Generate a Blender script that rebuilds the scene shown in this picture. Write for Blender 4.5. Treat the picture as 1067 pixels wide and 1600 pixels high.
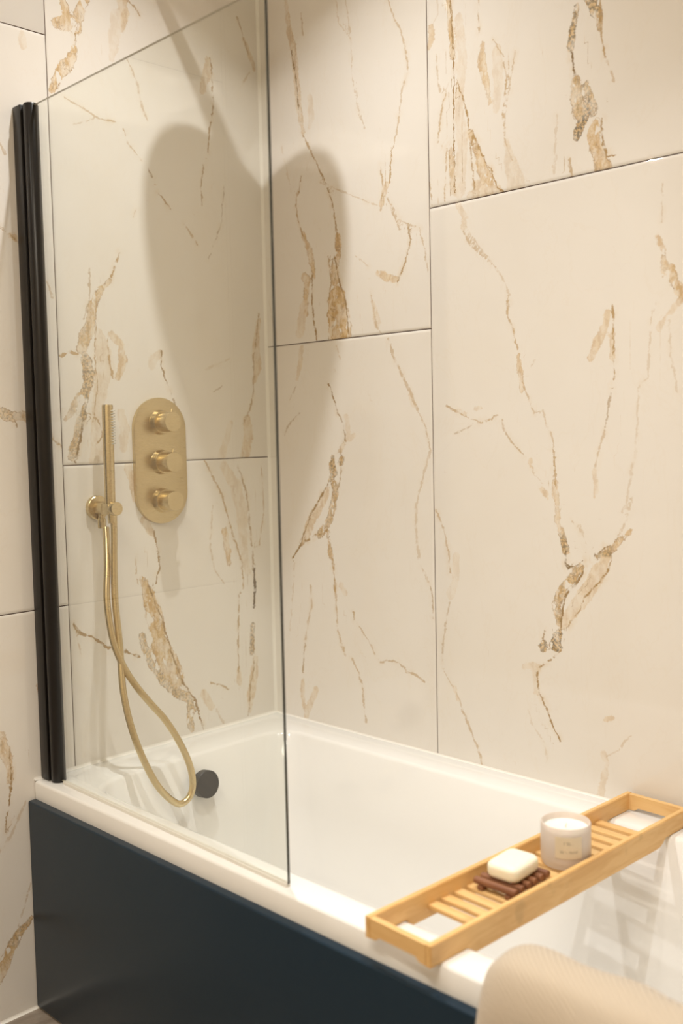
import bpy, bmesh, math, random
import numpy as np
from mathutils import Vector, Matrix
random.seed(4)
for o in list(bpy.data.objects): bpy.data.objects.remove(o)
sc = bpy.context.scene
COL = sc.collection
PI = math.pi

# ---------------------------------------------------------------- camera
cam_d = bpy.data.cameras.new('camera'); cam = bpy.data.objects.new('camera', cam_d); COL.objects.link(cam)
FWD = Vector((-.70472, .70599, -.07038)); ROLL = math.radians(-1.29094)
FWD.normalize()
R0 = Vector((FWD.y, -FWD.x, 0)).normalized(); U0 = R0.cross(FWD)
RT = math.cos(ROLL) * R0 + math.sin(ROLL) * U0
UP = -math.sin(ROLL) * R0 + math.cos(ROLL) * U0
M = Matrix((RT, UP, -FWD)).transposed().to_4x4(); M.translation = Vector((2.07822, -1.85008, 1.30392))
cam.matrix_world = M
cam_d.sensor_width = 36; cam_d.sensor_fit = 'AUTO'
cam_d.lens = 36 * 1579.29 / 1600
cam_d.shift_x = (533.5 - 515.67) / 1600; cam_d.shift_y = -(800 - 787.67) / 1600
cam_d.clip_start = .02; cam_d.dof.use_dof = True; cam_d.dof.focus_distance = 2.3; cam_d.dof.aperture_fstop = 2.4
sc.camera = cam

# ---------------------------------------------------------------- light and exposure
CEIL = 2.806
w = bpy.data.worlds.new('world'); sc.world = w; w.use_nodes = True
w.node_tree.nodes['Background'].inputs[0].default_value = (1, .93, .82, 1)
w.node_tree.nodes['Background'].inputs[1].default_value = .15
LAMP = [(.99, 1, 1), (.99, 1, 1), (1, .95, .86), (1, .95, .86)]
WARM = (1, .90, .75)
DOWNLIGHTS = [  # x, y, power, beam half angle
    (.566, -.571, 11.2, 56), (1.45, -.80, 8.6, 46), (.46, -1.96, 8, 60), (1.13, -2.01, 8, 60)]
FILL_POWER = 36
sc.view_settings.view_transform = 'Standard'; sc.view_settings.look = 'None'
sc.view_settings.exposure = -0.60; sc.view_settings.gamma = 1; sc.view_settings.use_curve_mapping = False

def area_light(name, loc, size, power, spread=180, shape='DISK', rot=(0, 0, 0), parent=None, color=None):
    d = bpy.data.lights.new(name, 'AREA'); d.shape = shape; d.size = size
    if shape == 'RECTANGLE': d.size_y = size
    d.energy = power; d.color = color or WARM; d.spread = math.radians(spread)
    o = bpy.data.objects.new(name, d); COL.objects.link(o); o.location = loc; o.rotation_euler = rot; o.parent = parent
    return o

# ---------------------------------------------------------------- materials
def mat(name, color=(.8, .8, .8), rough=.5, metal=0, spec=.5, coat=0, **kw):
    m = bpy.data.materials.new(name); m.use_nodes = True; b = m.node_tree.nodes['Principled BSDF']
    b.inputs['Base Color'].default_value = (*color, 1); b.inputs['Roughness'].default_value = rough
    b.inputs['Metallic'].default_value = metal; b.inputs['Specular IOR Level'].default_value = spec
    b.inputs['Coat Weight'].default_value = coat
    for k, v in kw.items(): b.inputs[k.replace('_', ' ')].default_value = v
    return m

class NB:
    def __init__(s, m): s.m = m; s.t = m.node_tree; s.n = s.t.nodes; s.b = s.n.get('Principled BSDF')
    def new(s, k, **p):
        x = s.n.new(k)
        for a, b in p.items(): setattr(x, a, b)
        return x
    def set(s, inp, v):
        if isinstance(v, bpy.types.NodeSocket): s.t.links.new(v, inp)
        else: inp.default_value = v
    def math(s, op, a, b=0., c=0., clamp=False):
        x = s.new('ShaderNodeMath', operation=op, use_clamp=clamp)
        s.set(x.inputs[0], a); s.set(x.inputs[1], b); s.set(x.inputs[2], c)
        return x.outputs[0]
    def vmath(s, op, a, b=(0, 0, 0), scale=None):
        x = s.new('ShaderNodeVectorMath', operation=op)
        s.set(x.inputs[0], a); s.set(x.inputs[1], b)
        if scale is not None: s.set(x.inputs['Scale'], scale)
        return x.outputs['Value'] if op == 'LENGTH' else x.outputs[0]
    def noise(s, vec, scale, detail=2, rough=.5, col=False, dist=0):
        x = s.new('ShaderNodeTexNoise'); s.set(x.inputs['Vector'], vec); x.inputs['Scale'].default_value = scale
        x.inputs['Detail'].default_value = detail; x.inputs['Roughness'].default_value = rough; x.inputs['Distortion'].default_value = dist
        return x.outputs['Color'] if col else x.outputs['Fac']
    def step(s, v, a, b):
        x = s.new('ShaderNodeMapRange', interpolation_type='SMOOTHSTEP'); s.set(x.inputs['Value'], v)
        x.inputs['From Min'].default_value = min(a, b); x.inputs['From Max'].default_value = max(a, b)
        x.inputs['To Min'].default_value = 0 if a < b else 1; x.inputs['To Max'].default_value = 1 if a < b else 0
        return x.outputs[0]
    def mix(s, f, a, b):
        x = s.new('ShaderNodeMix', data_type='RGBA'); s.set(x.inputs[0], f)
        s.set(x.inputs[6], a if not isinstance(a, tuple) else (*a, 1)); s.set(x.inputs[7], b if not isinstance(b, tuple) else (*b, 1))
        return x.outputs[2]
    def coord(s, scale=None):
        c = s.new('ShaderNodeTexCoord').outputs['Object']
        if scale: c = s.vmath('MULTIPLY', c, scale)
        return c
    def attr(s, name):
        a = s.new('ShaderNodeAttribute'); a.attribute_name = name; return a.outputs['Vector']
    def sep(s, v):
        x = s.new('ShaderNodeSeparateXYZ'); s.set(x.inputs[0], v); return x.outputs
    def bump(s, h, strength=.3, dist=.001):
        x = s.new('ShaderNodeBump'); s.set(x.inputs['Height'], h); x.inputs['Strength'].default_value = strength
        x.inputs['Distance'].default_value = dist; s.t.links.new(x.outputs[0], s.b.inputs['Normal'])
    def color(s, c): s.set(s.b.inputs['Base Color'], c)

TILE_BASE = (.800, .762, .708)
def marble(name):
    m = mat(name, TILE_BASE, .045, spec=.5); n = NB(m); c = n.coord()
    # fine warp of the vein field so that edges are ragged
    w1 = n.vmath('SUBTRACT', n.noise(c, 55, 3, .6, col=True), (.5, .5, .5)); w2 = n.vmath('SUBTRACT', n.noise(c, 230, 2, .6, col=True), (.5, .5, .5))
    warp = n.vmath('ADD', n.vmath('SCALE', w1, scale=.009), n.vmath('SCALE', w2, scale=.0045))
    vl = n.attr('vein_line'); s = n.sep(vl)
    comb = n.new('ShaderNodeCombineXYZ'); n.set(comb.inputs[0], s[0]); n.set(comb.inputs[1], s[1])
    ws = n.sep(warp); cw = n.new('ShaderNodeCombineXYZ'); n.set(cw.inputs[0], n.math('ADD', ws[0], ws[1])); n.set(cw.inputs[1], ws[2])
    ln = n.vmath('LENGTH', n.vmath('ADD', comb.outputs[0], cw.outputs[0]))
    thick = n.math('MULTIPLY', s[2], n.math('ADD', n.math('MULTIPLY', n.noise(c, 38, 2), 3.0), -.70))
    d = n.math('SUBTRACT', ln, thick)
    kd = n.sep(n.attr('vein_kind'))
    lm = n.math('MULTIPLY', n.step(d, .0012, -.0006), n.step(n.noise(n.vmath('ADD', c, (3, 1, 7)), 48, 3), .33, .52))
    lm = n.math('MULTIPLY', lm, n.math('MULTIPLY', kd[0], 1.25), clamp=True)
    halo = n.math('MULTIPLY', n.step(d, .014, .0), n.math('MULTIPLY', kd[0], n.step(n.noise(c, 30, 3), .45, .7)))
    # filled patches
    vf = n.sep(n.attr('vein_fill'))
    f = n.math('ADD', vf[0], n.math('MULTIPLY', n.math('SUBTRACT', n.noise(c, 34, 4, .62), .5), .022))
    f = n.math('ADD', n.math('SUBTRACT', f, .0022), n.math('MULTIPLY', n.math('SUBTRACT', n.noise(c, 210, 2, .6), .5), .007))
    fm = n.step(f, .0012, -.0010)
    strong = n.step(vf[1], .5, .85)
    ch = n.vmath('ADD', n.vmath('MULTIPLY', c, (1, 1, .55)), (5, 5, 5))
    hn = n.noise(ch, 40, 2, .5)
    hole = n.math('MULTIPLY', n.step(hn, .60, .63), strong)
    # a brown line along the rim of each patch and a few filaments through it
    def fil(off, scale, wdt): return n.step(n.math('ABSOLUTE', n.math('SUBTRACT', n.noise(n.vmath('ADD', ch, (off, off, off)), scale, 4, .6, dist=.5), .5)), wdt, 0.)
    edge = n.math('MULTIPLY', fil(2, 30, .022), n.step(n.noise(c, 28, 2), .42, .58))
    rimw = n.step(n.math('ABSOLUTE', n.math('ADD', f, .0006)), .0014, .0003)
    edge = n.math('MAXIMUM', edge, n.math('MULTIPLY', rimw, n.step(n.noise(c, 36, 2), .40, .56)))
    edge = n.math('MULTIPLY', edge, strong)
    cs = n.vmath('MULTIPLY', n.vmath('ADD', c, n.vmath('SCALE', w1, scale=.03)), (1, 1, .22))
    streak = n.noise(cs, 75, 5, .6)
    fc = n.mix(n.step(streak, .36, .66), (.73, .565, .34), (.56, .36, .15))
    dk = n.math('MULTIPLY', vf[2], n.step(n.noise(c, 160, 3, .6), .56, .42), clamp=True)
    fc = n.mix(n.math('MULTIPLY', edge, .80), fc, (.34, .205, .09))
    fc = n.mix(dk, fc, (.15, .125, .085))
    fa = n.math('MULTIPLY', n.math('MULTIPLY', fm, n.math('SUBTRACT', 1., hole)), vf[1], clamp=True)
    fa = n.math('MULTIPLY', fa, n.math('ADD', .42, n.math('MULTIPLY', n.step(n.math('ADD', n.math('MULTIPLY', streak, .5), n.math('MULTIPLY', n.noise(c, 24, 3), .5)), .38, .58), .58)), clamp=True)
    fa = n.math('MAXIMUM', fa, n.math('MULTIPLY', n.math('MULTIPLY', edge, n.step(f, .0035, .001)), .8))
    cloud = n.noise(c, 3.5, 3, .6)
    base = n.mix(n.step(cloud, .35, .75), TILE_BASE, (.785, .740, .675))
    ghost = n.step(n.math('ABSOLUTE', n.math('SUBTRACT', n.noise(n.vmath('MULTIPLY', c, (1, 1, .45)), 7, 5, .6, dist=.6), .5)), .012, .0)
    base = n.mix(n.math('MULTIPLY', ghost, .05), base, (.66, .52, .33))
    col = n.mix(n.math('MULTIPLY', halo, .34), base, (.66, .48, .25))
    col = n.mix(fa, col, fc)
    lc = n.mix(n.math('MULTIPLY', kd[1], 1.2, clamp=True), (.50, .335, .155), (.17, .12, .07))
    col = n.mix(lm, col, lc)
    n.color(col)
    return m

def gold(name):
    m = mat(name, (.66, .535, .315), .27, 1); n = NB(m)
    c = n.coord((1, 1, 60)); n.set(n.b.inputs['Roughness'], n.math('ADD', .22, n.math('MULTIPLY', n.noise(c, 60, 3), .14)))
    return m

def glass_mat(name, tint):
    m = bpy.data.materials.new(name); m.use_nodes = True; t = m.node_tree
    for x in list(t.nodes):
        if x.type == 'BSDF_PRINCIPLED': t.nodes.remove(x)
    out = t.nodes['Material Output']; fr = t.nodes.new('ShaderNodeFresnel'); ge = t.nodes.new('ShaderNodeNewGeometry'); mr = t.nodes.new('ShaderNodeMapRange')
    mr.inputs['To Min'].default_value = 1.45; mr.inputs['To Max'].default_value = 1 / 1.45   # same pane index seen from either side of a face
    t.links.new(ge.outputs['Backfacing'], mr.inputs['Value']); t.links.new(mr.outputs[0], fr.inputs[0])
    tr = t.nodes.new('ShaderNodeBsdfTransparent'); tr.inputs[0].default_value = (*tint, 1)
    gl = t.nodes.new('ShaderNodeBsdfGlossy'); gl.inputs['Roughness'].default_value = 0; mx = t.nodes.new('ShaderNodeMixShader')
    t.links.new(fr.outputs[0], mx.inputs[0]); t.links.new(tr.outputs[0], mx.inputs[1]); t.links.new(gl.outputs[0], mx.inputs[2])
    t.links.new(mx.outputs[0], out.inputs[0])
    return m

def wood(name, c1, c2, axis, rough=.45):
    m = mat(name, c1, rough); n = NB(m)
    sc_ = {'x': (.12, 1, 1), 'y': (1, .12, 1)}[axis]
    c = n.coord(sc_); v = n.noise(c, 70, 4, .6, dist=.8); k = n.step(n.noise(n.coord(), 16, 2), .62, .72)
    col = n.mix(n.step(v, .35, .7), c1, c2); col = n.mix(n.math('MULTIPLY', k, .35), col, tuple(x * .6 for x in c2)); n.color(col)
    n.bump(v, .15, .0005)
    return m

M_TILE = marble('marble_tile')
M_GROUT = mat('brown_grout', (.085, .045, .032), .9); NB(M_GROUT).bump(NB(M_GROUT).noise(NB(M_GROUT).coord(), 400), .2)
M_GOLD = gold('brushed_gold')
M_GLASS = glass_mat('clear_glass', (.978, .985, .968))
M_GEDGE = mat('glass_edge', (.05, .05, .042), .15)
M_GTOP = mat('polished_glass_edge', (.42, .38, .30), .3)
M_BLACK = mat('black_aluminium', (.010, .008, .007), .3, spec=.35)
M_KNOB = mat('matt_black', (.028, .028, .030), .45)
M_ACR = mat('white_acrylic', (.86, .845, .815), .10, coat=.2)
M_SIL = mat('white_silicone', (.86, .83, .77), .4)
M_NAVY = mat('navy_paint', (.010, .024, .040), .30, spec=.22)
M_BAMBOO = wood('bamboo', (.80, .515, .215), (.70, .41, .145), 'y')
M_BAMBOO_X = wood('bamboo_cross', (.80, .53, .235), (.73, .44, .17), 'x')
M_DARKWOOD = wood('walnut', (.30, .13, .06), (.19, .075, .035), 'x')
M_SOAP = mat('soap', (.93, .89, .72), .45, Subsurface_Weight=.25, Subsurface_Scale=.02)
M_WAX = mat('wax', (.93, .88, .80), .5, Subsurface_Weight=.3, Subsurface_Scale=.02)
def jar_mat():
    m = glass_mat('frosted_jar', (.975, .95, .93)); t = m.node_tree; out = t.nodes['Material Output']
    d = t.nodes.new('ShaderNodeBsdfDiffuse'); d.inputs[0].default_value = (.90, .81, .73, 1); x = t.nodes.new('ShaderNodeMixShader'); x.inputs[0].default_value = .62
    t.links.new(out.inputs[0].links[0].from_socket, x.inputs[1]); t.links.new(d.outputs[0], x.inputs[2]); t.links.new(x.outputs[0], out.inputs[0])
    return m
M_CERAM = jar_mat()
M_GLOW = mat('lamp_lens', (.9, .9, .9), .5, Emission_Color=(1, .9, .75, 1), Emission_Strength=120)
M_PLASTER = mat('plaster', (.74, .64, .50), .8); NB(M_PLASTER).bump(NB(M_PLASTER).noise(NB(M_PLASTER).coord(), 120, 3), .1)
M_CEIL = mat('ceiling_paint', (.86, .83, .78), .85)
M_NOZ = mat('nozzle_rubber', (.62, .60, .55), .5)
M_WICK = mat('wick', (.7, .62, .5), .9)

def floor_mat():
    m = mat('floor_stone', (.3, .25, .2), .28); n = NB(m); c = n.coord()
    v = n.noise(c, 6, 6, .65, dist=.7); col = n.mix(n.step(v, .35, .65), (.22, .175, .135), (.42, .36, .30)); n.color(col); return m
M_FLOOR = floor_mat()

def label_mat():
    m = mat('paper_label', (.74, .64, .48), .6); n = NB(m); s = n.sep(n.coord())
    z = s[2]; a = n.math('ARCTAN2', s[0], s[1])   # object space of the label: z from its foot, angle around the jar
    def band(z0, z1, a0):
        inz = n.math('MULTIPLY', n.math('GREATER_THAN', z, z0), n.math('LESS_THAN', z, z1))
        da = n.math('ABSOLUTE', n.math('SUBTRACT', a, LABEL_A))
        return n.math('MULTIPLY', inz, n.math('LESS_THAN', da, a0))
    br = n.math('GREATER_THAN', n.noise(n.vmath('MULTIPLY', n.coord(), (1, 1, .3)), 420, 1), .47)
    t = n.math('MAXIMUM', band(.0095, .0145, .36), n.math('MULTIPLY', band(.024, .030, .20), 1.)); t = n.math('MULTIPLY', t, br)
    n.color(n.mix(n.math('MULTIPLY', t, .55), (.74, .64, .48), (.40, .34, .25))); return m
LABEL_A = math.atan2(.62, -.78)
M_LABEL = label_mat()

def towel_mat():
    m = mat('towel_cotton', (.7, .6, .47), .95, spec=.1); n = NB(m); c = n.coord()
    wv = n.new('ShaderNodeTexWave', wave_type='BANDS', bands_direction='DIAGONAL'); n.set(wv.inputs['Vector'], c)
    wv.inputs['Scale'].default_value = 62; wv.inputs['Distortion'].default_value = 1.2; wv.inputs['Detail'].default_value = 1
    n.color(n.mix(wv.outputs['Fac'], (.49, .40, .30), (.57, .48, .37)))
    n.bump(wv.outputs['Fac'], .6, .0025); n.b.inputs['Sheen Weight'].default_value = .3; return m
M_TOWEL = towel_mat()
M_LAMP = bpy.data.materials.new('lamp_trim'); M_LAMP = mat('lamp_trim', (.85, .84, .82), .3)

# ---------------------------------------------------------------- mesh helpers
def obj(name, bm, m, parent=None, smooth=True, angle=35):
    me = bpy.data.meshes.new(name); bm.normal_update(); bm.to_mesh(me); bm.free()
    for x in (m if isinstance(m, (list, tuple)) else [m]): me.materials.append(x)
    if smooth:
        me.polygons.foreach_set('use_smooth', [True] * len(me.polygons))
        me.set_sharp_from_angle(angle=math.radians(angle))
    o = bpy.data.objects.new(name, me); COL.objects.link(o); o.parent = parent
    return o
def tag(o, label, cat, group=None):
    o['label'] = label; o['category'] = cat
    if group: o['group'] = group
    return o
def struct(o): o['kind'] = 'structure'; return o
def empty(name, loc, label=None, cat=None, rz=0, group=None):
    o = bpy.data.objects.new(name, None); COL.objects.link(o); o.location = loc; o.rotation_euler.z = rz; o.empty_display_size = .05
    if label: tag(o, label, cat, group)
    return o
def box(bm, x0, x1, y0, y1, z0, z1, bev=0, seg=2):
    r = bmesh.ops.create_cube(bm, size=1); vs = r['verts']
    for v in vs: v.co = Vector(((x0 + x1) / 2 + v.co.x * (x1 - x0), (y0 + y1) / 2 + v.co.y * (y1 - y0), (z0 + z1) / 2 + v.co.z * (z1 - z0)))
    if bev:
        es = list({e for v in vs for e in v.link_edges})
        bmesh.ops.bevel(bm, geom=es, offset=bev, segments=seg, profile=.5, affect='EDGES')
    return bm
def nb(): return bmesh.new()
def bx(*a, **k): return box(nb(), *a, **k)
def lathe(bm, prof, seg=48, mtx=None, cap=True):
    """profile of (radius, height) about +z, then moved by mtx"""
    mtx = mtx or Matrix.Identity(4); rings = []
    for r, h in prof:
        if r < 1e-6: rings.append([bm.verts.new(mtx @ Vector((0, 0, h)))])
        else: rings.append([bm.verts.new(mtx @ Vector((r * math.cos(2 * PI * i / seg), r * math.sin(2 * PI * i / seg), h))) for i in range(seg)])
    for a, b in zip(rings, rings[1:]):
        for i in range(seg):
            j = (i + 1) % seg
            if len(a) == 1 and len(b) == 1: continue
            if len(a) == 1: bm.faces.new((a[0], b[i], b[j]))
            elif len(b) == 1: bm.faces.new((a[i], a[j], b[0]))
            else: bm.faces.new((a[i], a[j], b[j], b[i]))
    if cap:
        if len(rings[0]) > 1: bm.faces.new(rings[0][::-1])
        if len(rings[-1]) > 1: bm.faces.new(rings[-1])
    return bm
XAX = Matrix.Rotation(PI / 2, 4, 'Y')      # lathe axis z -> +x
def at(x, y, z, rot=None): return Matrix.Translation((x, y, z)) @ (rot or Matrix.Identity(4))
def catmull(P, n=8):
    P = [Vector(p) for p in P]; Q = [P[0] * 2 - P[1]] + P + [P[-1] * 2 - P[-2]]; out = []
    for i in range(1, len(Q) - 2):
        for k in range(n):
            t = k / n; a, b, c, d = Q[i - 1:i + 3]
            out.append(.5 * ((2 * b) + (c - a) * t + (2 * a - 5 * b + 4 * c - d) * t * t + (3 * b - a - 3 * c + d) * t ** 3))
    out.append(P[-1]); return out
def tube(bm, pts, r, seg=14):
    pts = [Vector(p) for p in pts]; rings = []; up = Vector((0, 1, 0)); prev = None
    for i, p in enumerate(pts):
        t = (pts[min(i + 1, len(pts) - 1)] - pts[max(i - 1, 0)]).normalized()
        a = (prev - t * prev.dot(t)).normalized() if prev else t.orthogonal().normalized()
        prev = a; b = t.cross(a); rr = r(i / (len(pts) - 1)) if callable(r) else r
        rings.append([bm.verts.new(p + rr * (a * math.cos(2 * PI * k / seg) + b * math.sin(2 * PI * k / seg))) for k in range(seg)])
    for A, B in zip(rings, rings[1:]):
        for k in range(seg): bm.faces.new((A[k], A[(k + 1) % seg], B[(k + 1) % seg], B[k]))
    bm.faces.new(rings[0][::-1]); bm.faces.new(rings[-1]); return bm
def rrect(x0, x1, y0, y1, r, z, n=10):
    out = []
    for cx_, cy_, a0 in ((x1 - r, y1 - r, 0), (x0 + r, y1 - r, 90), (x0 + r, y0 + r, 180), (x1 - r, y0 + r, 270)):
        for k in range(n + 1):
            a = math.radians(a0 + 90 * k / n); out.append(Vector((cx_ + r * math.cos(a), cy_ + r * math.sin(a), z)))
    return out
def loft(bm, loops, cap0=True, cap1=True):
    R = [[bm.verts.new(p) for p in l] for l in loops]; n = len(R[0])
    for A, B in zip(R, R[1:]):
        for i in range(n): bm.faces.new((A[i], A[(i + 1) % n], B[(i + 1) % n], B[i]))
    if cap0: bm.faces.new(R[0][::-1])
    if cap1: bm.faces.new(R[-1])
    bmesh.ops.recalc_face_normals(bm, faces=bm.faces); return bm

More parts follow.
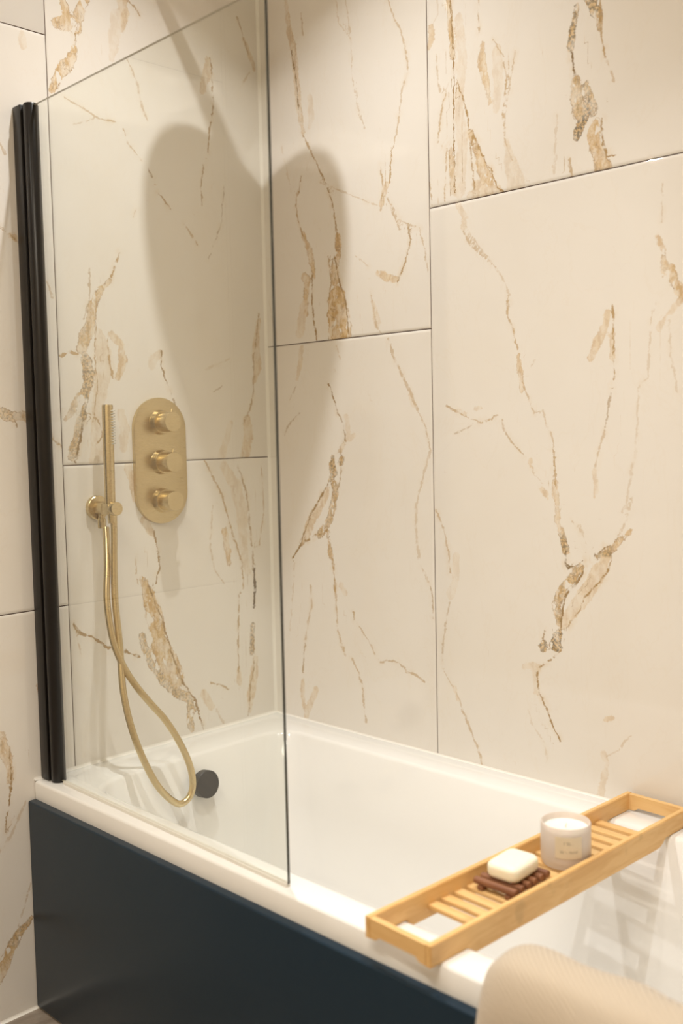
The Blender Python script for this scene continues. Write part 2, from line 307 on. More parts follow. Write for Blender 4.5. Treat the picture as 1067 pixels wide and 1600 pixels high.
# ---------------------------------------------------------------- veins
VEINS = """
@E1m
F 0.35 0 -694 2196 41 -693 2180 69 -691 2167 42
L 0.4 0 -756 1945 27 -745 1926 28
L 0.8 0.1 -764 1766 30 -744 1755 31 -732 1746 31 -716 1729 31
F 0.6 0 -744 1753 42 -732 1749 56
F 0.85 0.45 -787 1367 70 -766 1358 98 -751 1355 99
F 0.8 0.15 -748 1355 71 -726 1357 71 -702 1336 43
L 0.7 0.3 -751 1350 21 -746 1331 21
L 0.6 0 -664 1324 29 -656 1301 29 -637 1286 29
L 0.4 0 -658 1659 29 -644 1624 29
@E1l
F 0.75 0.1 -816 650 57 -811 620 115 -800 585 72 -801 544 58
L 0.8 0.3 -799 617 20 -796 550 20 -801 515 20 -808 481 20 -817 432 20
L 0.6 0.1 -706 788 29 -713 742 29
L 0.35 0.1 -761 295 22 -784 236 22 -797 203 22
F 0.9 0.4 -762 214 30 -791 193 88 -814 168 103
F 0.85 0.1 -814 165 103 -831 134 131 -851 105 102
L 0.5 0 -724 747 29 -714 671 30 -712 581 30
L 0.3 0 -831 392 29 -799 426 29 -764 490 29
@E0u
F 0.8 0 -606 2238 99 -578 2246 157 -557 2243 144 -545 2277 101 -530 2310 72 -515 2342 58
F 0.8 0 -578 2254 86 -587 2294 71 -591 2321 57
L 0.8 0.2 -559 2228 22 -561 2193 22
F 0.85 0 -561 2191 58 -580 2157 115 -605 2124 100 -626 2085 57
F 0.6 0 -432 2352 134 -423 2307 105 -432 2271 60
L 0.6 0.1 -414 2342 22 -396 2335 23 -381 2315 23
F 0.25 0 -445 2297 134 -454 2243 134 -461 2194 59
L 0.4 0 -417 2201 27 -395 2156 27 -387 2117 27 -367 2068 28
L 0.5 0 -594 2078 22 -553 2066 22 -511 2049 22 -459 2050 22
L 0.35 0 -572 2021 17 -511 2049 18
L 0.5 0 -438 2040 21 -425 2005 21 -386 1971 21
F 0.5 0 -172 2263 48 -182 2220 112 -194 2179 80
L 0.7 0.2 -166 2268 21 -162 2205 21 -160 2149 21 -175 2090 21 -182 2028 21
L 0.6 0.2 -197 1998 19 -210 1940 19 -206 1889 19
L 0.55 0.2 -72 2396 25 -52 2344 25 -36 2307 25
F 0.55 0.1 -52 2344 33 -27 2298 50 -17 2274 50
L 0.3 0 -33 2264 25 -68 2215 25
L 0.4 0.4 -132 1952 16 -146 1852 16 -192 1757 16
L 0.6 0.3 -370 1958 26 -359 1938 26
L 0.65 0.1 -342 1901 34 -325 1887 34 -307 1869 35
L 0.5 0 -265 1837 27 -242 1811 27 -226 1789 27
L 0.3 0 -418 1832 15 -406 1857 15
L 0.8 0.1 -462 1744 24 -478 1705 24 -491 1673 24
F 0.9 0.15 -491 1676 30 -519 1649 60 -538 1617 89 -546 1583 89
F 0.85 0.25 -546 1580 104 -561 1542 134 -573 1512 133
F 0.9 0.75 -567 1490 104 -557 1457 134 -560 1431 90 -569 1413 89 -581 1371 119 -575 1356 89
F 0.85 0.5 -587 1349 45 -601 1297 74 -608 1264 119
L 0.85 0.5 -575 1348 30 -594 1282 30 -602 1249 30
F 0.35 0 -525 1551 90 -515 1507 181 -521 1446 196 -538 1371 121 -547 1250 151
F 0.7 0 -492 1550 61 -466 1524 76 -462 1490 92 -478 1447 46
L 0.7 0 -503 1537 30 -501 1492 30 -492 1447 30
L 0.7 0 -631 1492 36 -609 1504 37 -587 1499 37
F 0.75 0.3 -629 1346 15 -607 1368 59 -586 1403 59
L 0.7 0.1 -576 1363 24 -556 1359 24 -539 1348 24 -525 1310 24 -542 1292 24
L 0.6 0.1 -533 1573 21 -541 1491 21 -535 1431 21 -552 1341 21
L 0.5 0.2 -544 1698 22 -549 1624 22 -567 1578 22
F 0.35 0 -475 1363 77 -465 1325 108 -471 1279 93
F 0.5 0 -549 1288 90 -529 1262 106
L 0.75 0.35 -348 1517 21 -352 1479 21 -333 1431 21 -315 1390 21 -298 1358 21
F 0.35 0 -349 1513 63 -372 1497 110 -381 1473 47
F 0.6 0.05 -25 1612 34 -37 1534 103 -34 1483 121 -50 1440 34
L 0.6 0.2 -24 1629 26 -47 1508 26 -50 1419 26 -66 1371 26 -90 1333 26
F 0.6 0 -76 1345 120 -73 1299 137 -89 1243 137
F 0.3 0 -134 1337 51 -153 1287 84 -170 1244 101
L 0.35 0.3 -158 1434 22 -189 1416 22
L 0.2 0 -214 1473 25 -127 1506 25
@E0l
F 0.6 0 -458 1235 93 -445 1197 78 -444 1150 47
F 0.6 0.05 -416 1101 79 -405 1081 95 -394 1067 80
L 0.85 0.3 -390 1070 35 -381 1018 35 -376 985 35 -388 941 35
L 0.5 0 -449 1012 25 -443 945 25
F 0.95 0.05 -429 954 48 -416 921 143 -402 871 208 -387 820 226
F 0.95 0.1 -383 779 243 -361 734 277 -335 688 214
F 0.9 0.6 -435 812 80 -429 783 80 -405 726 64 -372 679 65 -329 645 99 -293 626 117 -284 597 100
F 0.9 0.45 -294 613 83 -297 580 84 -292 545 67
F 0.5 0 -251 630 101 -227 591 85
L 0.9 0.35 -411 936 25 -376 851 26 -349 757 26 -318 676 26 -279 618 27 -255 533 27
L 0.85 0.25 -627 873 39 -608 847 39 -574 832 40 -540 803 40 -496 788 41 -445 764 41
L 0.4 0 -617 848 20 -609 798 20
L 0.6 0.05 -223 1239 26 -173 1153 27 -140 1049 27 -108 959 28 -106 890 28
F 0.35 0 -160 1223 101 -123 1167 171 -103 1097 172 -102 1011 121 -87 931 70
F 0.75 0 -166 1054 51 -157 1002 85 -152 964 34
L 0.35 0 -202 1121 22 -215 1021 22 -203 953 22 -172 912 22
L 0.6 0.2 -112 1221 27 -85 1148 28 -74 1026 28 -68 938 28
L 0.8 0.85 -65 946 31 -66 867 32 -72 833 32
F 0.8 0.9 -76 789 35 -79 754 70 -83 711 35
L 0.6 0.3 -77 745 26 -75 674 26 -91 624 26 -101 541 26
F 0.6 0 -72 691 71 -79 639 123 -90 592 106 -96 554 35
L 0.6 0.1 -122 874 24 -129 754 24 -130 663 24
F 0.5 0 -132 676 52 -129 635 52
L 0.6 0.1 -225 655 27 -193 644 27 -167 627 28
L 0.3 0 -211 582 34 -186 535 34
L 0.5 0 -30 1215 21 -25 1092 21 -45 1005 21
@B0u
F 0.6 0.2 109 2436 32 120 2348 64 137 2279 95 144 2205 80 151 2142 80 165 2071 32
L 0.7 0.5 127 2289 21 142 2221 21 149 2139 21
F 0.3 0 192 2161 47 195 2112 95 190 2088 48
L 0.7 0.2 165 2068 29 201 2003 29 234 1948 28 262 1889 28 273 1827 28 281 1782 28
L 0.4 0.1 166 2374 19 172 2317 19
F 0.85 0.1 281 1794 63 280 1755 79 265 1720 111 267 1685 96
F 0.95 0.03 272 1640 287 275 1604 351 279 1568 384 280 1539 384
L 0.85 0.3 266 1749 24 282 1683 24 303 1633 24 312 1545 24
L 0.6 0.1 244 1752 22 255 1686 22 240 1640 23
L 0.65 0.2 152 1969 24 143 1929 24
L 0.6 0.1 130 1899 24 136 1857 24 158 1809 24
F 0.8 0.1 154 1822 33 174 1778 65 185 1747 65 191 1707 49
F 0.8 0.05 153 1712 98 167 1700 98 160 1661 66 156 1616 66
L 0.8 0.3 186 1711 23 182 1646 23 187 1596 23 197 1543 23
F 0.35 0 152 1633 132 133 1568 133
L 0.4 0 134 1931 20 130 1891 20
L 0.35 0 222 1939 19 289 1908 19 354 1876 18 421 1846 18
L 0.3 0 292 2367 15 297 2312 15 339 2262 15 341 2170 15 360 2074 15 380 2036 15
L 0.35 0 325 2357 20 339 2262 20
L 0.35 0.1 353 2152 18 360 2089 18 380 2036 18
L 0.45 0 461 2315 26 480 2265 26 497 2239 26 514 2184 26 519 2139 26 500 2100 26 487 2030 26 471 1974 27
L 0.7 0.05 465 1979 25 460 1929 25 457 1895 25
L 0.6 0 428 1941 27 435 1889 27 425 1836 27
F 0.55 0 451 1896 45 438 1873 75 431 1850 45
L 0.5 0.1 448 1860 22 471 1811 22 485 1779 22
L 0.45 0 462 1842 22 481 1806 22 513 1786 22 536 1778 22
L 0.75 0.2 511 1789 22 518 1756 22 507 1716 22 490 1681 22 474 1657 23
F 0.7 0 415 1687 46 441 1673 91 470 1665 60
L 0.4 0 546 1775 20 560 1723 20 568 1671 20
L 0.4 0 386 1647 26 398 1600 26 405 1560 26 430 1530 26
F 0.35 0 394 1623 31 410 1568 77
L 0.3 0 339 1739 19 382 1708 18
L 0.25 0 15 1664 22 42 1559 22
L 0.2 0 82 2056 20 114 1935 20
@B0l
L 0.45 0 444 1526 37 457 1487 37 479 1447 37 508 1397 36 531 1354 36
F 0.5 0 508 1393 30 519 1366 45
L 0.35 0 531 1354 24 557 1308 24 568 1255 24
F 0.4 0.1 139 1526 67 130 1485 50 119 1448 34
L 0.35 0.3 113 1427 20 87 1394 20
L 0.4 0.3 123 1359 24 79 1326 24 63 1300 24
L 0.3 0 266 1524 19 281 1491 19
L 0.8 0.35 236 1429 23 251 1396 23 268 1354 23 287 1321 23 291 1281 23
F 0.3 0 297 1345 48 304 1289 81 322 1296 48
F 0.7 0.1 286 1273 49 272 1258 49
F 0.95 0.7 246 1240 49 243 1219 99 247 1202 116 235 1185 66
F 0.9 0.6 278 1235 49 273 1225 65
L 0.6 0.2 275 1216 25 269 1183 25 259 1158 25
F 0.9 0.45 246 1174 66 252 1149 83 242 1116 83 229 1079 84 205 1051 84 192 1037 68
F 0.6 0.02 224 1157 67 195 1114 118 162 1076 136 138 1030 103
L 0.9 0.35 230 1179 27 200 1140 27 163 1096 27 134 1044 27 118 1008 28 84 968 28
F 0.8 0.3 118 1012 69 133 1023 52
L 0.8 0.2 135 1016 28 168 1032 27 204 1041 27 221 1052 27
F 0.85 0.3 221 1045 34 225 1015 50 231 982 67
L 0.7 0.05 231 982 40 239 957 40 241 924 40 244 891 40
L 0.5 0 244 891 37 247 841 37 250 791 37 261 758 37 276 727 37
F 0.4 0 266 908 67 277 892 50
L 0.6 0.05 305 844 27 309 826 27
L 0.45 0.05 326 811 22 357 779 21 380 746 21
L 0.5 0.1 397 727 21 420 736 21 452 737 21 477 726 21
L 0.5 0 483 716 32 513 713 32 537 701 31
L 0.45 0 299 722 30 321 691 30 331 660 30 336 611 30 344 566 30
L 0.5 0.05 330 685 27 339 611 27
L 0.45 0 151 899 31 154 848 31 135 785 31 124 749 32
L 0.6 0.2 126 749 21 117 695 21 113 660 21
F 0.55 0.1 112 642 35 110 589 53 117 564 53
F 0.5 0 164 619 70 148 592 70 127 556 89 121 538 71
L 0.25 0 91 955 26 80 866 26 63 759 27
L 0.3 0 568 1255 38 547 1203 38 522 1126 38 521 1064 39 529 988 39 558 944 38
L 0.5 0.2 561 937 22 568 899 22 568 860 22
@B1u
F 0.8 0.08 639 2271 41 645 2203 55 651 2132 55
L 0.85 0.3 644 2258 19 650 2174 19 652 2090 19 649 1993 20 650 1838 20
L 0.8 0.15 658 2089 21 675 2043 21 690 1991 21 697 1913 21 705 1825 21
F 0.28 0 667 2210 96 676 2125 110 664 2031 97 673 1932 125 664 1836 112
F 0.7 0 732 2137 40 730 2097 81 741 2054 67 750 2013 27
L 0.6 0 759 2140 19 783 2103 19 794 2053 19 782 1976 19 785 1929 19
F 0.28 0 767 2114 107 771 2046 107 767 1993 67
L 0.45 0 816 2101 17 799 2026 17 785 1962 17 789 1914 17 805 1877 17
F 0.3 0.15 789 1921 27 802 1871 134 814 1822 214
F 0.8 0 693 1962 28 713 1917 69 726 1877 110 741 1838 123
F 0.5 0 712 1841 111 763 1820 109 694 1822 84
L 0.85 0.1 700 1961 21 725 1907 21 752 1861 20 768 1822 20 783 1817 20
F 0.7 0.1 640 1932 42 643 1882 56 646 1839 56
L 0.6 0 630 1938 18 620 1822 19
L 0.5 0 580 1872 19 583 1821 19
F 0.6 0 587 2213 56 590 2188 70 579 2173 42
L 0.4 0 604 2152 18 607 2088 18 614 2069 18
L 0.55 0 636 2080 21 621 2042 21 608 1988 21 604 1954 21
L 0.5 0.1 721 2235 17 722 2167 18
L 0.2 0 606 2270 18 611 2241 18 593 2218 18
F 0.9 0.8 964 2148 25 953 2101 50 950 2070 63
L 0.85 0.6 950 2064 28 957 2030 28 959 2011 28
F 0.9 0.35 962 2004 63 961 1973 114 967 1940 126
F 0.9 1 988 1954 63 980 1924 88 965 1906 76 961 1889 51
F 0.85 0.5 983 1992 38 993 1965 50 1002 1928 62
F 0.85 0 1008 1912 75 999 1882 113 1010 1848 125 1021 1819 150
L 0.8 0.2 1019 1915 19 1022 1865 19 1030 1838 19 1050 1838 19
F 0.9 0.75 984 2161 62 999 2143 86 1008 2122 86
F 0.8 0.4 1014 2114 49 1015 2089 25
L 0.7 0.1 1017 2144 22 1017 2089 22 1021 2057 22 1028 2028 22
L 0.4 0 1028 2028 20 1040 2002 20 1046 1979 20
L 0.6 0.05 947 1851 28 949 1815 28
L 0.22 0 916 1945 39 908 1831 39
@B1l
F 0.4 0 660 1811 56 677 1777 42 672 1757 70
L 0.5 0 672 1750 28 692 1716 28 722 1689 28 749 1666 28
L 0.4 0 675 1763 22 710 1713 22 739 1681 22 761 1653 22
L 0.3 0 761 1653 21 786 1616 21 794 1594 21
L 0.6 0 790 1581 27 791 1546 27 804 1518 27 814 1476 27
F 0.7 0.03 817 1462 27 821 1420 34 824 1386 41
L 0.45 0 829 1393 19 845 1358 19 855 1337 19
L 0.4 0.1 859 1450 16 848 1437 16
L 0.55 0.02 619 1360 22 650 1344 22 686 1329 22 716 1319 21 741 1326 21 762 1335 21
F 0.35 0 650 1347 29 674 1341 29
L 0.35 0.2 640 1295 18 677 1309 17 713 1320 17
F 0.35 0 699 1349 29 713 1351 29
L 0.5 0.05 772 1325 20 778 1301 20 793 1279 20 815 1259 19 828 1245 19
F 0.6 0.05 844 1234 28 849 1217 28
L 0.35 0 850 1213 17 873 1186 16
F 0.6 0.03 873 1176 27 879 1166 41 888 1155 27
L 0.35 0 877 1343 22 883 1316 22 899 1288 22 905 1248 22
L 0.6 0.02 903 1261 30 905 1214 30 907 1180 30
F 0.7 0.05 906 1187 41 907 1160 41 913 1126 41 910 1105 41 921 1083 41
F 0.95 0.7 921 1083 41 928 1059 54 931 1043 41
L 0.9 0.6 931 1043 23 930 1018 23 937 1005 23
F 0.6 0 1029 1530 51 1026 1511 76 1014 1487 77 1000 1462 77 991 1443 52
L 0.75 0.1 1042 1544 19 1043 1491 19 1043 1440 19 1044 1395 19
F 0.55 0.05 1043 1491 25 1040 1446 51
L 0.5 0.3 1038 1370 18 1028 1332 18 1025 1302 18
L 0.4 0 1022 1293 23 1011 1261 23 1002 1221 24
F 0.4 0 1000 1215 26 1003 1189 39 1001 1158 26
F 0.65 0 1137 1668 24 1144 1643 36
F 0.75 0.1 1150 1640 24 1149 1613 36 1148 1591 12
F 0.85 0.1 1166 1604 24 1172 1582 60 1183 1557 84 1195 1547 96
F 0.4 0 1183 1539 36 1161 1520 49 1141 1492 37
L 0.25 0 1135 1544 24 1123 1509 25 1117 1398 25 1098 1380 25 1095 1336 25 1093 1260 25 1080 1209 26 1070 1145 26 1062 1132 26
L 0.25 0 1161 1505 18 1165 1432 18 1178 1367 18
L 0.3 0.1 1148 1766 18 1145 1689 18
F 0.8 0.1 1080 1096 13 1062 1077 39 1042 1059 52
F 0.95 0.6 1036 1057 52 1030 1047 53 1013 1040 40 1004 1037 40
L 0.85 0.4 1004 1039 19 1023 1058 18 1037 1061 18
F 0.92 0.4 950 1014 54 963 1010 81 945 985 82 928 970 68 915 948 83 905 927 83 908 906 69 915 886 55
L 0.9 0.55 937 1008 22 956 1014 22 974 1027 21
L 0.9 0.4 974 1005 24 955 977 24 932 953 25 921 921 25 918 873 25
F 0.5 0.02 1024 1032 79 1008 1004 146 986 969 148 963 939 135 940 912 109 927 888 83
L 0.8 0.2 1039 1039 20 1027 1005 20 1003 977 20 973 947 20 963 919 20 943 896 21 930 874 21
F 0.95 0.95 911 865 83 902 843 111 911 835 83
F 0.9 0.8 874 839 56 873 827 70
L 0.7 0.3 876 868 20 873 846 20
L 0.7 0.2 917 831 21 901 811 21 879 798 21 863 786 21
F 0.6 0.2 863 786 57 856 773 57
F 0.35 0 826 780 57 846 786 71 856 756 57 855 724 43
L 0.8 0.25 857 774 20 859 738 20 875 709 20 891 673 20 903 652 20 914 631 20
L 0.5 0.02 581 1120 27 603 1076 27 617 1024 27 622 972 27
F 0.22 0 639 1011 75 638 959 90 621 919 76
L 0.4 0.1 620 904 24 610 865 24 598 810 25 593 756 25
L 0.35 0 600 734 20 634 691 20 663 638 20
F 0.4 0 632 701 31 639 676 31
L 0.5 0.02 652 651 27 675 610 27 693 576 27 708 534 27
F 0.5 0 1020 699 27 1038 706 27
F 0.35 0.05 1018 625 41 1026 604 41 1014 554 55 1007 527 55
L 0.3 0 1079 676 17 1051 640 17 1026 622 18
L 0.35 0 946 1107 18 964 1090 17 979 1068 17
L 0.2 0 834 684 22 842 657 22 874 620 21 883 580 21
L 0.25 0 964 1101 17 979 1062 17
L 0.35 0 1084 1158 19 1070 1113 19 1052 1079 20
"""
FEAT = {}
_k = None
for _l in VEINS.strip().split('\n'):
    if _l[0] == '@': _k = _l[1:]; FEAT[_k] = []; continue
    _s = _l.split(); _n = list(map(float, _s[3:]))
    FEAT[_k].append((_s[0], float(_s[1]), float(_s[2]), np.array(_n).reshape(-1, 3) * np.array([.001, .001, .0001])))

def fields(A, Z, feats):
    """vein fields on wall coordinates: vector to nearest line, fill distance"""
    n = len(A); line = np.zeros((n, 3), 'f4'); line[:, 0] = .2; kind = np.zeros((n, 3), 'f4'); fill = np.zeros((n, 3), 'f4'); fill[:, 0] = .06
    bl = np.full(n, .2)
    for t, s, dk, P in feats:
        for i in range(len(P) - 1):
            a, b = P[i], P[i + 1]; e = b[:2] - a[:2]; L2 = e @ e + 1e-12
            u = np.clip(((A - a[0]) * e[0] + (Z - a[1]) * e[1]) / L2, 0, 1)
            vx = A - (a[0] + u * e[0]); vz = Z - (a[1] + u * e[1]); hw = a[2] + u * (b[2] - a[2]); d = np.hypot(vx, vz) - hw
            if t == 'L':
                k = d < bl; bl[k] = d[k]
                line[k, 0] = vx[k]; line[k, 1] = vz[k]; line[k, 2] = hw[k]; kind[k, 0] = s; kind[k, 1] = dk
            else:
                k = d < fill[:, 0]; fill[k, 0] = d[k]; fill[k, 1] = s; fill[k, 2] = dk
    return line, kind, fill

def tile(wall, a0, a1, z0, z1, feats, parent, cell=.007):
    """a marble slab with a chamfered face, standing 8 mm thick on the wall. wall 'E': x=0 plane, 'B': y=0 plane"""
    G = .0012; a0 += G; a1 -= G; z0 += G; z1 -= G; c = .0004
    na = max(2, int((a1 - a0) / cell)) if feats else 1; nz = max(2, int((z1 - z0) / cell)) if feats else 1
    ga = np.concatenate([[a0, a0], np.linspace(a0 + c, a1 - c, na + 1), [a1, a1]])
    gz = np.concatenate([[z0, z0], np.linspace(z0 + c, z1 - c, nz + 1), [z1, z1]])
    A, Z = np.meshgrid(ga, gz, indexing='ij'); D = np.zeros_like(A)
    D[1, :] = D[-2, :] = -c; D[:, 1] = D[:, -2] = -c; D[0, :] = D[-1, :] = -.008; D[:, 0] = D[:, -1] = -.008
    A, Z, D = A.ravel(), Z.ravel(), D.ravel(); n1, n2 = len(ga), len(gz)
    co = np.stack([D, A, Z], 1) if wall == 'E' else np.stack([A, -D, Z], 1)
    i, j = np.meshgrid(np.arange(n1 - 1), np.arange(n2 - 1), indexing='ij'); i = i.ravel(); j = j.ravel()
    q = np.stack([i * n2 + j, (i + 1) * n2 + j, (i + 1) * n2 + j + 1, i * n2 + j + 1], 1)
    me = bpy.data.meshes.new('tile'); me.vertices.add(len(co)); me.vertices.foreach_set('co', co.astype('f4').ravel())
    me.loops.add(q.size); me.loops.foreach_set('vertex_index', q.ravel().astype('i4'))
    me.polygons.add(len(q)); me.polygons.foreach_set('loop_start', np.arange(0, q.size, 4, dtype='i4'))
    me.update(calc_edges=True)
    line, kind, fill = fields(A, Z, feats or [])
    for nm, v in (('vein_line', line), ('vein_kind', kind), ('vein_fill', fill)):
        at_ = me.attributes.new(nm, 'FLOAT_VECTOR', 'POINT'); at_.data.foreach_set('vector', v.ravel())
    me.materials.append(M_TILE)
    o = bpy.data.objects.new('tile', me); COL.objects.link(o); o.parent = parent; return o

# ---------------------------------------------------------------- room shell
XR, YF = 2.75, -2.75
wl = struct(obj('wall_left', bx(-.12, -.0016, YF, .12, -.02, CEIL), M_GROUT, smooth=False))
wb = struct(obj('wall_back', bx(-.0016, XR, .0016, .12, -.02, CEIL), M_GROUT, smooth=False))
struct(obj('wall_right', bx(XR, XR + .1, YF, .12, -.02, CEIL), M_PLASTER, smooth=False))
struct(obj('wall_front', bx(-.12, XR + .1, YF - .1, YF, -.02, CEIL), M_PLASTER, smooth=False))
struct(obj('ceiling', bx(-.12, XR + .1, YF - .1, .12, CEIL, CEIL + .1), M_CEIL, smooth=False))
fl = struct(obj('floor', bx(-.12, XR + .1, YF - .1, .12, -.12, -.0015), M_GROUT, smooth=False))
TH = 1.287
def column(wall, a0, a1, joint, keys, parent):
    z = joint - TH * 2; rows = []
    while z < CEIL:
        lo, hi = max(z, 0), min(z + TH, CEIL - .002)
        if hi - lo > .01: rows.append((lo, hi))
        z += TH
    for lo, hi in rows: tile(wall, a0, a1, lo, hi, keys.get(round(lo, 2)), parent)
def fk(**k): return k
column('E', -.635, 0, 1.242, {0: FEAT['E0l'], 1.24: FEAT['E0u']}, wl)
column('E', -1.27, -.635, .918, {0: FEAT['E1l'], .92: FEAT['E1m']}, wl)
column('E', -1.905, -1.27, 1.242, {}, wl); column('E', YF, -1.905, .918, {}, wl)
column('B', 0, .576, 1.54, {.25: FEAT['B0l'], 1.54: FEAT['B0u']}, wb)
column('B', .576, 1.211, 1.814, {.53: FEAT['B1l'], 1.81: FEAT['B1u']}, wb)
column('B', 1.211, 1.846, 1.54, {}, wb); column('B', 1.846, XR, 1.814, {}, wb)
for i in range(5):
    for j in range(3):
        x0, y1 = .60 * i, -.68 - .75 * j
        x1_, y0_ = min(x0 + .598, XR), max(y1 - .748, YF)
        if x1_ > x0 + .02 and y1 > y0_: obj('floor_tile', bx(x0 + .001, x1_, y0_, y1, -.0015, 0), M_FLOOR, fl, smooth=False)
# silicone beads
def bead(p0, p1, d1, d2, r=.006):
    p0, p1, d1, d2 = map(Vector, (p0, p1, d1, d2)); bm = nb(); prof = []
    for k in range(7):
        a = PI / 2 * k / 6; prof.append(d1 * r * (1 - math.sin(a)) + d2 * r * (1 - math.cos(a)))
    prof.append(Vector((0, 0, 0)))
    loft(bm, [[p0 + q for q in prof], [p1 + q for q in prof]]); return bm
struct(obj('trim_1', bead((0, 0, .531), (0, 0, CEIL), (1, 0, 0), (0, -1, 0), .0065), M_SIL))
struct(obj('trim_2', bead((0, -.742, .53), (0, 0, .53), (1, 0, 0), (0, 0, 1), .006), M_SIL))
struct(obj('trim_3', bead((0, 0, .53), (1.81, 0, .53), (0, -1, 0), (0, 0, 1), .004), M_SIL))
struct(obj('trim_4', bead((0, YF, 0), (0, -.752, 0), (1, 0, 0), (0, 0, 1), .006), M_SIL))
struct(obj('trim_5', bead((.0, -.751, 0), (1.81, -.751, 0), (0, -1, 0), (0, 0, 1), .004), M_SIL))

# ---------------------------------------------------------------- ceiling lamps and an added fill panel
for i, (x, y, p, half) in enumerate(DOWNLIGHTS):
    where = ['over the tap end of the bath', 'over the far end of the bath', 'nearest the tiled left wall by the front', 'in the middle of the room by the front'][i]
    e = empty('ceiling_downlight', (x, y, CEIL), 'small round white recessed downlight ' + where, 'lamp', group='recessed ceiling downlights')
    obj('trim_ring', lathe(nb(), [(.026, 0), (.042, 0), (.042, -.003), (.038, -.005), (.029, -.004), (.026, -.001)], 32, cap=False), M_LAMP, e)
    obj('lens', lathe(nb(), [(0, -.0052), (.017, -.0052)], 32, cap=False), M_GLOW, e)
    L = area_light('downlight_lamp', (0, 0, -.0062), .030, p, half * 2, parent=e, color=LAMP[i])
e = empty('added_fill_panel', (1.75, -2.05, CEIL), 'large square fill light panel added out of view over the open floor', 'lamp')  # unseen panel and frame, added only for soft ambient fill
obj('fill_panel_frame', bx(-.37, .37, -.37, .37, -.02, 0, bev=.004), M_LAMP, e)
area_light('fill_panel_light', (0, 0, -.022), .68, FILL_POWER, 180, 'SQUARE', parent=e)

# ---------------------------------------------------------------- bath
RIM = .53; BY = -.742; BX = 1.81
bm = nb()
lo = [rrect(.0, BX, BY, -.001, .006, .488), rrect(.0, BX, BY, -.001, .006, .524), rrect(.002, BX - .002, BY + .002, -.002, .006, .5285), rrect(.006, BX - .006, BY + .006, -.004, .006, .53),
      rrect(.120, 1.70, BY + .058, -.082, .075, .53), rrect(.126, 1.694, BY + .064, -.088, .075, .5285), rrect(.132, 1.688, BY + .070, -.094, .075, .523),
      rrect(.160, 1.60, BY + .088, -.112, .09, .36), rrect(.195, 1.52, BY + .105, -.130, .11, .18), rrect(.215, 1.50, BY + .125, -.150, .11, .145), rrect(.26, 1.45, BY + .165, -.190, .11, .128)]
loft(bm, lo, cap0=False)
bath = empty('bathtub', (0, 0, 0), 'white built-in bathtub with a wide flat rim along two tiled walls', 'bathtub')
obj('tub', bm, M_ACR, bath, angle=50)
k = obj('overflow_knob', lathe(nb(), [(.0, -.03), (.024, -.03), (.024, 0), (.0315, .001), (.0330, .003), (.0330, .022), (.0315, .024), (0, .0245)], 48, at(.157, -.384, .464, Matrix.Rotation(math.radians(82), 4, 'Y'))), M_KNOB, bath)
k['label'] = 'round matt black overflow knob'
p = obj('bath_panel', bx(0.001, BX, BY - .018, BY + .012, .004, .4878, bev=.004, seg=3), M_NAVY, bath); p['label'] = 'dark navy blue painted front panel'

# ---------------------------------------------------------------- shower screen
scn = empty('shower_screen', (0, -.708, RIM), 'clear glass bath screen held by a tall black wall profile', 'shower screen')
def loc(o, t=(0, -.708, RIM)):
    o.data.transform(Matrix.Translation((-t[0], -t[1], -t[2]))); return o
G0, G1, GT = Vector((.045, -.706, .536)), Vector((.832, -.722, .536)), 2.022
bm = nb(); d = (G1 - G0).normalized(); nrm = Vector((d.y, -d.x, 0)) * .003
vs = [bm.verts.new(q) for q in (G0 - nrm, G1 - nrm, G1 + nrm, G0 + nrm)]; vt = [bm.verts.new(Vector((v.co.x, v.co.y, GT))) for v in vs]
for i in range(4):
    f = bm.faces.new((vs[i], vs[(i + 1) % 4], vt[(i + 1) % 4], vt[i])); f.material_index = 0 if i in (0, 2) else 1
bm.faces.new(vs[::-1]).material_index = 2; bm.faces.new(vt).material_index = 2
bmesh.ops.recalc_face_normals(bm, faces=bm.faces)
loc(obj('glass_pane', bm, [M_GLASS, M_GEDGE, M_GTOP], scn, smooth=False))
loc(obj('wall_channel', bx(.0005, .034, -.724, -.690, .532, 2.028, bev=.002), M_BLACK, scn))
bm = nb(); lathe(bm, [(.0155, .527 + .004), (.0165, .533), (.0165, 2.024), (.0145, 2.028), (0, 2.0285)], 28, at(.0485, -.7065, 0))
box(bm, .030, .048, -.7165, -.697, .534, 2.022)
loc(obj('hinge_post', bm, M_BLACK, scn))
bm = nb(); a = G0 + d * .03; b = G1
loft(bm, [[Vector((q.x, q.y, z)) + nrm * s for s, z in ((-1.6, .5302), (1.6, .5302), (1.6, .5365), (-1.6, .5365))] for q in (a, b - d * .002)])
s = loc(obj('bottom_seal', bm, mat('seal_plastic', (.80, .77, .70), .35), scn, smooth=False)); s['label'] = 'translucent plastic seal strip'

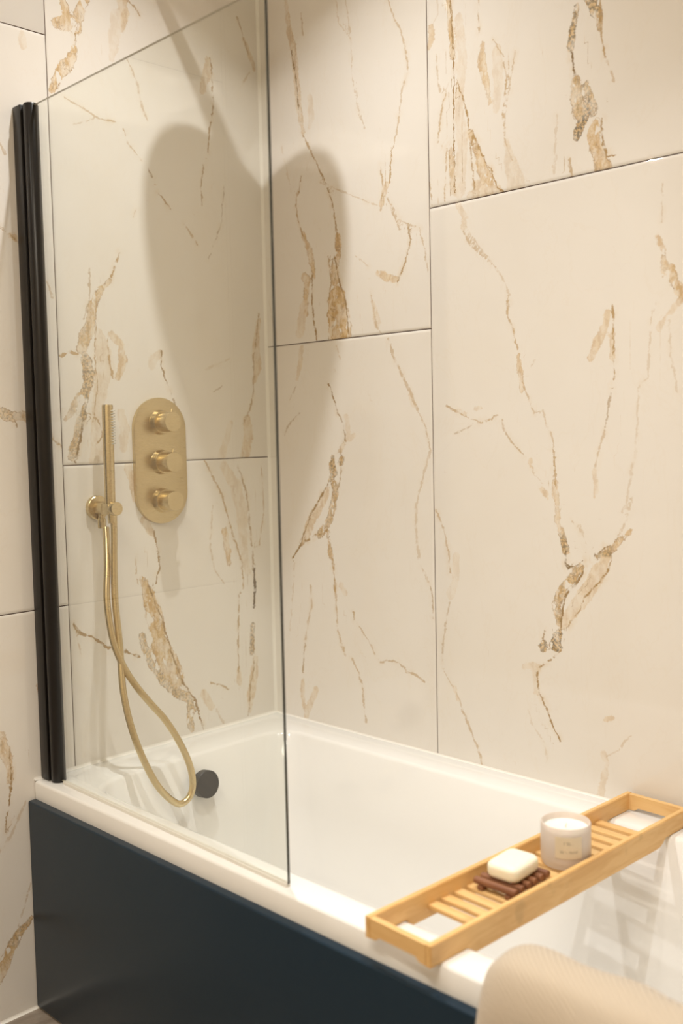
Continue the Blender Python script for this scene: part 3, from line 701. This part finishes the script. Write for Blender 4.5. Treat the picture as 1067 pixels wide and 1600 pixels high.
# ---------------------------------------------------------------- shower mixer
MX = (0, -.367, 1.244)
mx = empty('shower_mixer', MX, 'brushed gold pill-shaped shower mixer plate with three round knobs', 'shower mixer')
def pill(hw, hh, x0, x1, n=24):
    def ring(x, s):
        return [Vector((x, (hw - s) * math.cos(t), (hh - hw) * (1 if i == 0 else -1) + (hw - s) * math.sin(t))) for i, t0 in ((0, 0), (1, PI)) for t in [t0 + PI * k / n for k in range(n + 1)]]
    return loft(nb(), [ring(x0, 0), ring(x1 - .0015, 0), ring(x1 - .0004, .0005), ring(x1, .0018)])
obj('plate', pill(.0775, .156, .0002, .011), M_GOLD, mx)
for kz in (.095, -.003, -.098):
    kn = obj('knob', lathe(nb(), [(.0, .011), (.0305, .011), (.0305, .0125), (.029, .0145), (.0285, .026), (.0275, .0275), (.0245, .0275), (.0245, .066), (.0237, .0672), (0, .0675)], 48, at(0, -.002, kz, XAX)), M_GOLD, mx)
    dirs = Vector((0, .25, .97)).normalized() if kz > -.05 else Vector((0, .97, .1)).normalized()
    c0 = Vector((.052, -.002, kz)) + dirs * .022
    obj('pin', tube(nb(), [c0, c0 + dirs * .011], .0022, 10), M_GOLD, kn)

# ---------------------------------------------------------------- wall bracket and hand shower
HB = (0, -.552, 1.140)
hb = empty('shower_bracket', HB, 'round brushed gold wall bracket and hose outlet holding the hand shower', 'bracket')
obj('wall_flange', lathe(nb(), [(0, .0002), (.0285, .0002), (.0285, .011), (.027, .0125), (0, .0125)], 40, at(0, 0, 0, XAX)), M_GOLD, hb)
obj('arm', lathe(nb(), [(.0155, .012), (.0155, .046), (.0150, .0475), (0, .0475)], 32, at(0, 0, 0, XAX)), M_GOLD, hb)
bm = nb(); lathe(bm, [(.0, .0705), (.0145, .0705), (.0158, .072), (.0158, .088), (.0148, .0895), (0, .0895)], 32, at(0, 0, 0, XAX))
box(bm, .045, .074, -.0155, -.0128, -.014, .012, bev=.001); box(bm, .045, .074, .0128, .0155, -.014, .012, bev=.001)
obj('cradle', bm, M_GOLD, hb)
obj('outlet_nut', lathe(nb(), [(0, -.048), (.0085, -.048), (.0095, -.046), (.0095, -.026), (.008, -.024), (.008, -.012), (0, -.012)], 24, at(.022, 0, 0)), M_GOLD, hb)

hs = empty('hand_shower', (.060, -.552, 1.140), 'slim brushed gold hand shower wand with a long looping gold hose', 'hand shower')
tilt = Matrix.Rotation(math.radians(-1.2), 4, 'Y') @ Matrix.Rotation(math.radians(-1.4), 4, 'X')
obj('handle', lathe(nb(), [(0, -.012), (.0085, -.012), (.010, -.008), (.0115, -.004), (.0125, .004), (.0128, .236), (.0122, .240), (0, .240)], 32, tilt), M_GOLD, hs)
fd = Vector((.90, .44, 0)).normalized()
bm = nb()
for r_ in range(13):
    for s_ in (-.5, .5):
        dd = Matrix.Rotation(s_ * .5, 3, 'Z') @ fd; z = .150 + r_ * .0063 + (0 if s_ < 0 else .001)
        p0 = Vector((0, 0, z)) + dd * .0115; tube(bm, [tilt @ p0, tilt @ (p0 + dd * .0062)], .0017, 8)
nz = obj('nozzle', bm, M_NOZ, hs); nz['kind'] = 'stuff'; nz['label'] = 'two rows of pale rubber spray nozzles'
HOSE = [(0.06, -0.543, 1.136), (0.064, -0.547, 1.072), (0.068, -0.552, 1.017), (0.08, -0.561, 0.924), (0.1, -0.566, 0.827), (0.13, -0.58, 0.72), (0.16, -0.573, 0.617), (0.185, -0.539, 0.513), (0.195, -0.493, 0.456), (0.198, -0.462, 0.455), (0.198, -0.444, 0.484), (0.192, -0.447, 0.534), (0.18, -0.467, 0.593), (0.166, -0.493, 0.646), (0.152, -0.521, 0.687), (0.136, -0.55, 0.733), (0.115, -0.569, 0.781), (0.095, -0.581, 0.842), (0.075, -0.58, 0.927), (0.055, -0.563, 1.005), (0.036, -0.55, 1.063), (0.026, -0.544, 1.093)]
bm = tube(nb(), catmull(HOSE, 8), .0080, 16); bm.transform(Matrix.Translation((-.060, .552, -1.140)))
obj('hose', bm, M_GOLD, hs)
bm = nb(); bm = tube(bm, [(0, .0025, -.012), (.001, .004, -.034)], .0095, 20); obj('hose_nut', bm, M_GOLD, hs)

# ---------------------------------------------------------------- overhead shower (above the frame, its shadow falls on the tiles)
oh = empty('overhead_shower', (0, -.367, 2.46), 'round brushed gold overhead shower on a straight wall arm above the mixer', 'shower head')
obj('wall_flange', lathe(nb(), [(0, .0002), (.03, .0002), (.03, .010), (.0285, .012), (0, .012)], 36, at(0, 0, 0, XAX)), M_GOLD, oh)
obj('arm', tube(nb(), catmull([(.01, 0, 0), (.15, 0, 0), (.29, 0, 0), (.325, 0, -.010), (.34, 0, -.04), (.34, 0, -.075)], 6), .0145, 18), M_GOLD, oh)
obj('head', lathe(nb(), [(0, -.112), (.123, -.112), (.125, -.110), (.125, -.103), (.122, -.101), (.03, -.096), (.018, -.07), (0, -.07)], 64, at(.34, 0, 0)), M_GOLD, oh)

# ---------------------------------------------------------------- bath tray (local: y along the tray, z=0 at the rim top)
TR = (1.128, -.388, RIM); TRZ = -math.radians(2.6)
tr = empty('bath_tray', TR, 'long bamboo bath tray with slatted middle lying across the tub', 'bath tray', TRZ)
TL, TW = .374, .0675; TT = .034
def side(sx):
    prof = [(-TL, TT), (TL, TT), (TL, .0005), (.292, .0005), (.286, .000), (.276, -.007), (.266, -.012), (.256, -.013)]
    prof += [(-.276, -.013), (-.283, -.010), (-.288, -.004), (-.292, .0005), (-TL, .0005)]
    x0, x1 = (TW - .011, TW) if sx > 0 else (-TW, -TW + .011)
    bm = nb(); a = [bm.verts.new((x0, y, z)) for y, z in prof]; b = [bm.verts.new((x1, y, z)) for y, z in prof]
    bm.faces.new(a); bm.faces.new(b[::-1])
    for i in range(len(a)): j = (i + 1) % len(a); bm.faces.new((a[i], b[i], b[j], a[j]))
    bmesh.ops.recalc_face_normals(bm, faces=bm.faces)
    es = [e for e in bm.edges if abs(e.verts[0].co.x - e.verts[1].co.x) < 1e-6]
    bmesh.ops.bevel(bm, geom=es, offset=.0012, segments=2, affect='EDGES'); return bm
for s_ in (-1, 1): obj('side_board', side(s_), M_BAMBOO, tr)
def endb(sy):
    y0, y1 = (TL - .011, TL) if sy > 0 else (-TL, -TL + .011); X = TW - .011
    prof = [(-X, TT - .001), (X, TT - .001), (X, .001), (X - .012, .002), (X - .02, .008), (-X + .02, .008), (-X + .012, .002), (-X, .001)]
    bm = nb(); a = [bm.verts.new((x, y0, z)) for x, z in prof]; b = [bm.verts.new((x, y1, z)) for x, z in prof]
    bm.faces.new(a); bm.faces.new(b[::-1])
    for i in range(len(a)): j = (i + 1) % len(a); bm.faces.new((a[i], b[i], b[j], a[j]))
    bmesh.ops.recalc_face_normals(bm, faces=bm.faces); return bm
for s_ in (-1, 1): obj('end_board', endb(s_), M_BAMBOO_X, tr)
SLZ = .010
NS = 16; ys = [-.232 + i * (.480 / (NS - 1)) for i in range(NS)]
for y in ys: obj('slat', bx(-TW + .011, TW - .011, y - .0098, y + .0098, SLZ - .008, SLZ, bev=.001), M_BAMBOO_X, tr)

cr, sr = math.cos(TRZ), math.sin(TRZ)
def on_tray(x, y, z): return (TR[0] + x * cr - y * sr, TR[1] + x * sr + y * cr, RIM + z)
# candle
cd = empty('candle', on_tray(.008, .048, SLZ + .0003), 'pale blush candle in a glass jar with a cream label, on the tray', 'candle')
bm = lathe(nb(), [(0, .003), (.032, .003), (.034, .0), (.040, .0012), (.0425, .006), (.0435, .014), (.0435, .0725), (.0425, .0745), (.0408, .0745), (.0400, .0725), (.0400, .016), (.036, .009), (0, .009)], 56)
obj('jar', bm, M_CERAM, cd)
obj('wax', lathe(nb(), [(0, .0205), (.0380, .0205), (.0396, .023), (.0396, .064), (.037, .0625), (.02, .062), (0, .062)], 48), M_WAX, cd)
obj('wick', tube(nb(), [(0, 0, .061), (.0005, 0, .066), (.002, .0005, .070)], .0008, 8), M_WICK, cd)
a0 = PI / 2 - LABEL_A  # outward angle of the label centre, facing the room
bm = nb(); n_ = 16; ra = []
for k_ in range(n_ + 1):
    t = a0 + (k_ / n_ - .5) * 1.08
    ra.append([bm.verts.new((r * math.cos(t), r * math.sin(t), z)) for r, z in ((.0437, 0), (.0440, 0), (.0440, .038), (.0437, .038))])
for A, B in zip(ra, ra[1:]):
    for i in range(4): bm.faces.new((A[i], A[(i + 1) % 4], B[(i + 1) % 4], B[i]))
bm.faces.new(ra[0]); bm.faces.new(ra[-1][::-1]); bmesh.ops.recalc_face_normals(bm, faces=bm.faces)
lb = obj('label', bm, M_LABEL, cd); lb.location = (0, 0, .023); lb['label'] = 'cream paper label with faint print'

# soap dish: bars along x on two cross rails with feet
DZ = SLZ + .0003
ds = empty('soap_dish', on_tray(-.004, -.090, DZ), 'dark brown wooden slatted soap dish on the bamboo tray', 'soap dish', TRZ + .06)
for i in range(6):
    y = -.048 + i * .0192
    bm = tube(nb(), [(-.041, y, .0135), (-.0395, y, .0135), (.0395, y, .0135), (.041, y, .0135)], lambda t: .0064 if 0 < t < 1 else .0052, 14)
    obj('bar', bm, M_DARKWOOD, ds)
for x in (-.027, .027):
    bm = bx(x - .005, x + .005, -.055, .055, .002, .0082, bev=.001)
    for y in (-.048, .048): box(bm, x - .005, x + .005, y - .006, y + .006, 0, .004, bev=.0008)
    obj('rail', bm, M_DARKWOOD, ds)
bm = nb(); box(bm, -.030, .030, -.041, .041, 0, .029)
bm.free(); bm = nb(); lo = []
for k_ in range(9):
    a = PI / 2 * k_ / 8; ins = .009 * (1 - math.sin(a)); lo.append(rrect(-.030 + ins, .030 - ins, -.041 + ins, .041 - ins, max(.014 - ins * .6, .004), .009 * (1 - math.cos(a)), 6))
up_ = [[Vector((v.x, v.y, .027 - v.z)) for v in l] for l in lo[::-1]]
loft(bm, lo + up_)
sp = obj('soap', bm, M_SOAP, angle=60); sp.location = on_tray(-.002, -.090, DZ + .0200); sp.rotation_euler.z = TRZ + .1
tag(sp, 'cream coloured rounded bar of soap resting on the dark wooden dish', 'soap')

# ---------------------------------------------------------------- towel folded over the front rim
def towel():
    bm = nb(); x0, x1 = 1.278, 1.80; nx, ns = 60, 72
    # closed cross-section in (y, z): up the outside, over the rim, down the inside and back along the inner skin
    outer = [(-.800, .24), (-.812, .32), (-.815, .42), (-.812, .50), (-.803, .555), (-.782, .592), (-.752, .601), (-.722, .599), (-.690, .584), (-.660, .562), (-.640, .525), (-.632, .48), (-.630, .43)]
    inner = [(-.650, .428), (-.661, .47), (-.668, .515), (-.675, .538), (-.710, .541), (-.745, .541), (-.768, .533), (-.770, .50), (-.769, .40), (-.768, .30), (-.770, .242)]
    o = catmull([(0, *p) for p in outer], 6); n_ = catmull([(0, *p) for p in inner], 5)
    prof = [(p.y, p.z) for p in o + n_]; loops = []
    rnd = random.Random(2)
    for i in range(nx + 1):
        t = i / nx; x = x0 + (x1 - x0) * t
        e = min(1, (x - x0) / .045); k = math.sqrt(max(0, 1 - (1 - e) ** 2)) * .72 + .28; L = []
        for j, (y, z) in enumerate(prof):
            if j < len(o):
                u = j / (len(o) - 1); m_ = n_[int((1 - u) * (len(n_) - 1))]
                y2, z2 = m_.y + (y - m_.y) * k, m_.z + (z - m_.z) * k
                wv = .0022 * math.sin(x * 46 + u * 5) + .0015 * math.sin(x * 23 - u * 9)
                cyy = -.715
                y2 += wv * (1 if y2 > cyy else -1); z2 += wv * .8 if .3 < u < .7 else 0
                # the lower outside corner leans towards the tray
                xx = x - .030 * max(0, (.56 - z) / .3) * (1 if u < .4 else 0) * (1 - t)
                L.append(Vector((xx, y2, z2)))
            else: L.append(Vector((x, y, z)))
        loops.append(L)
    loft(bm, loops); return bm
tw = obj('towel', towel(), M_TOWEL, angle=80); tag(tw, 'thick beige ribbed cotton towel folded over the front rim of the bath', 'towel')
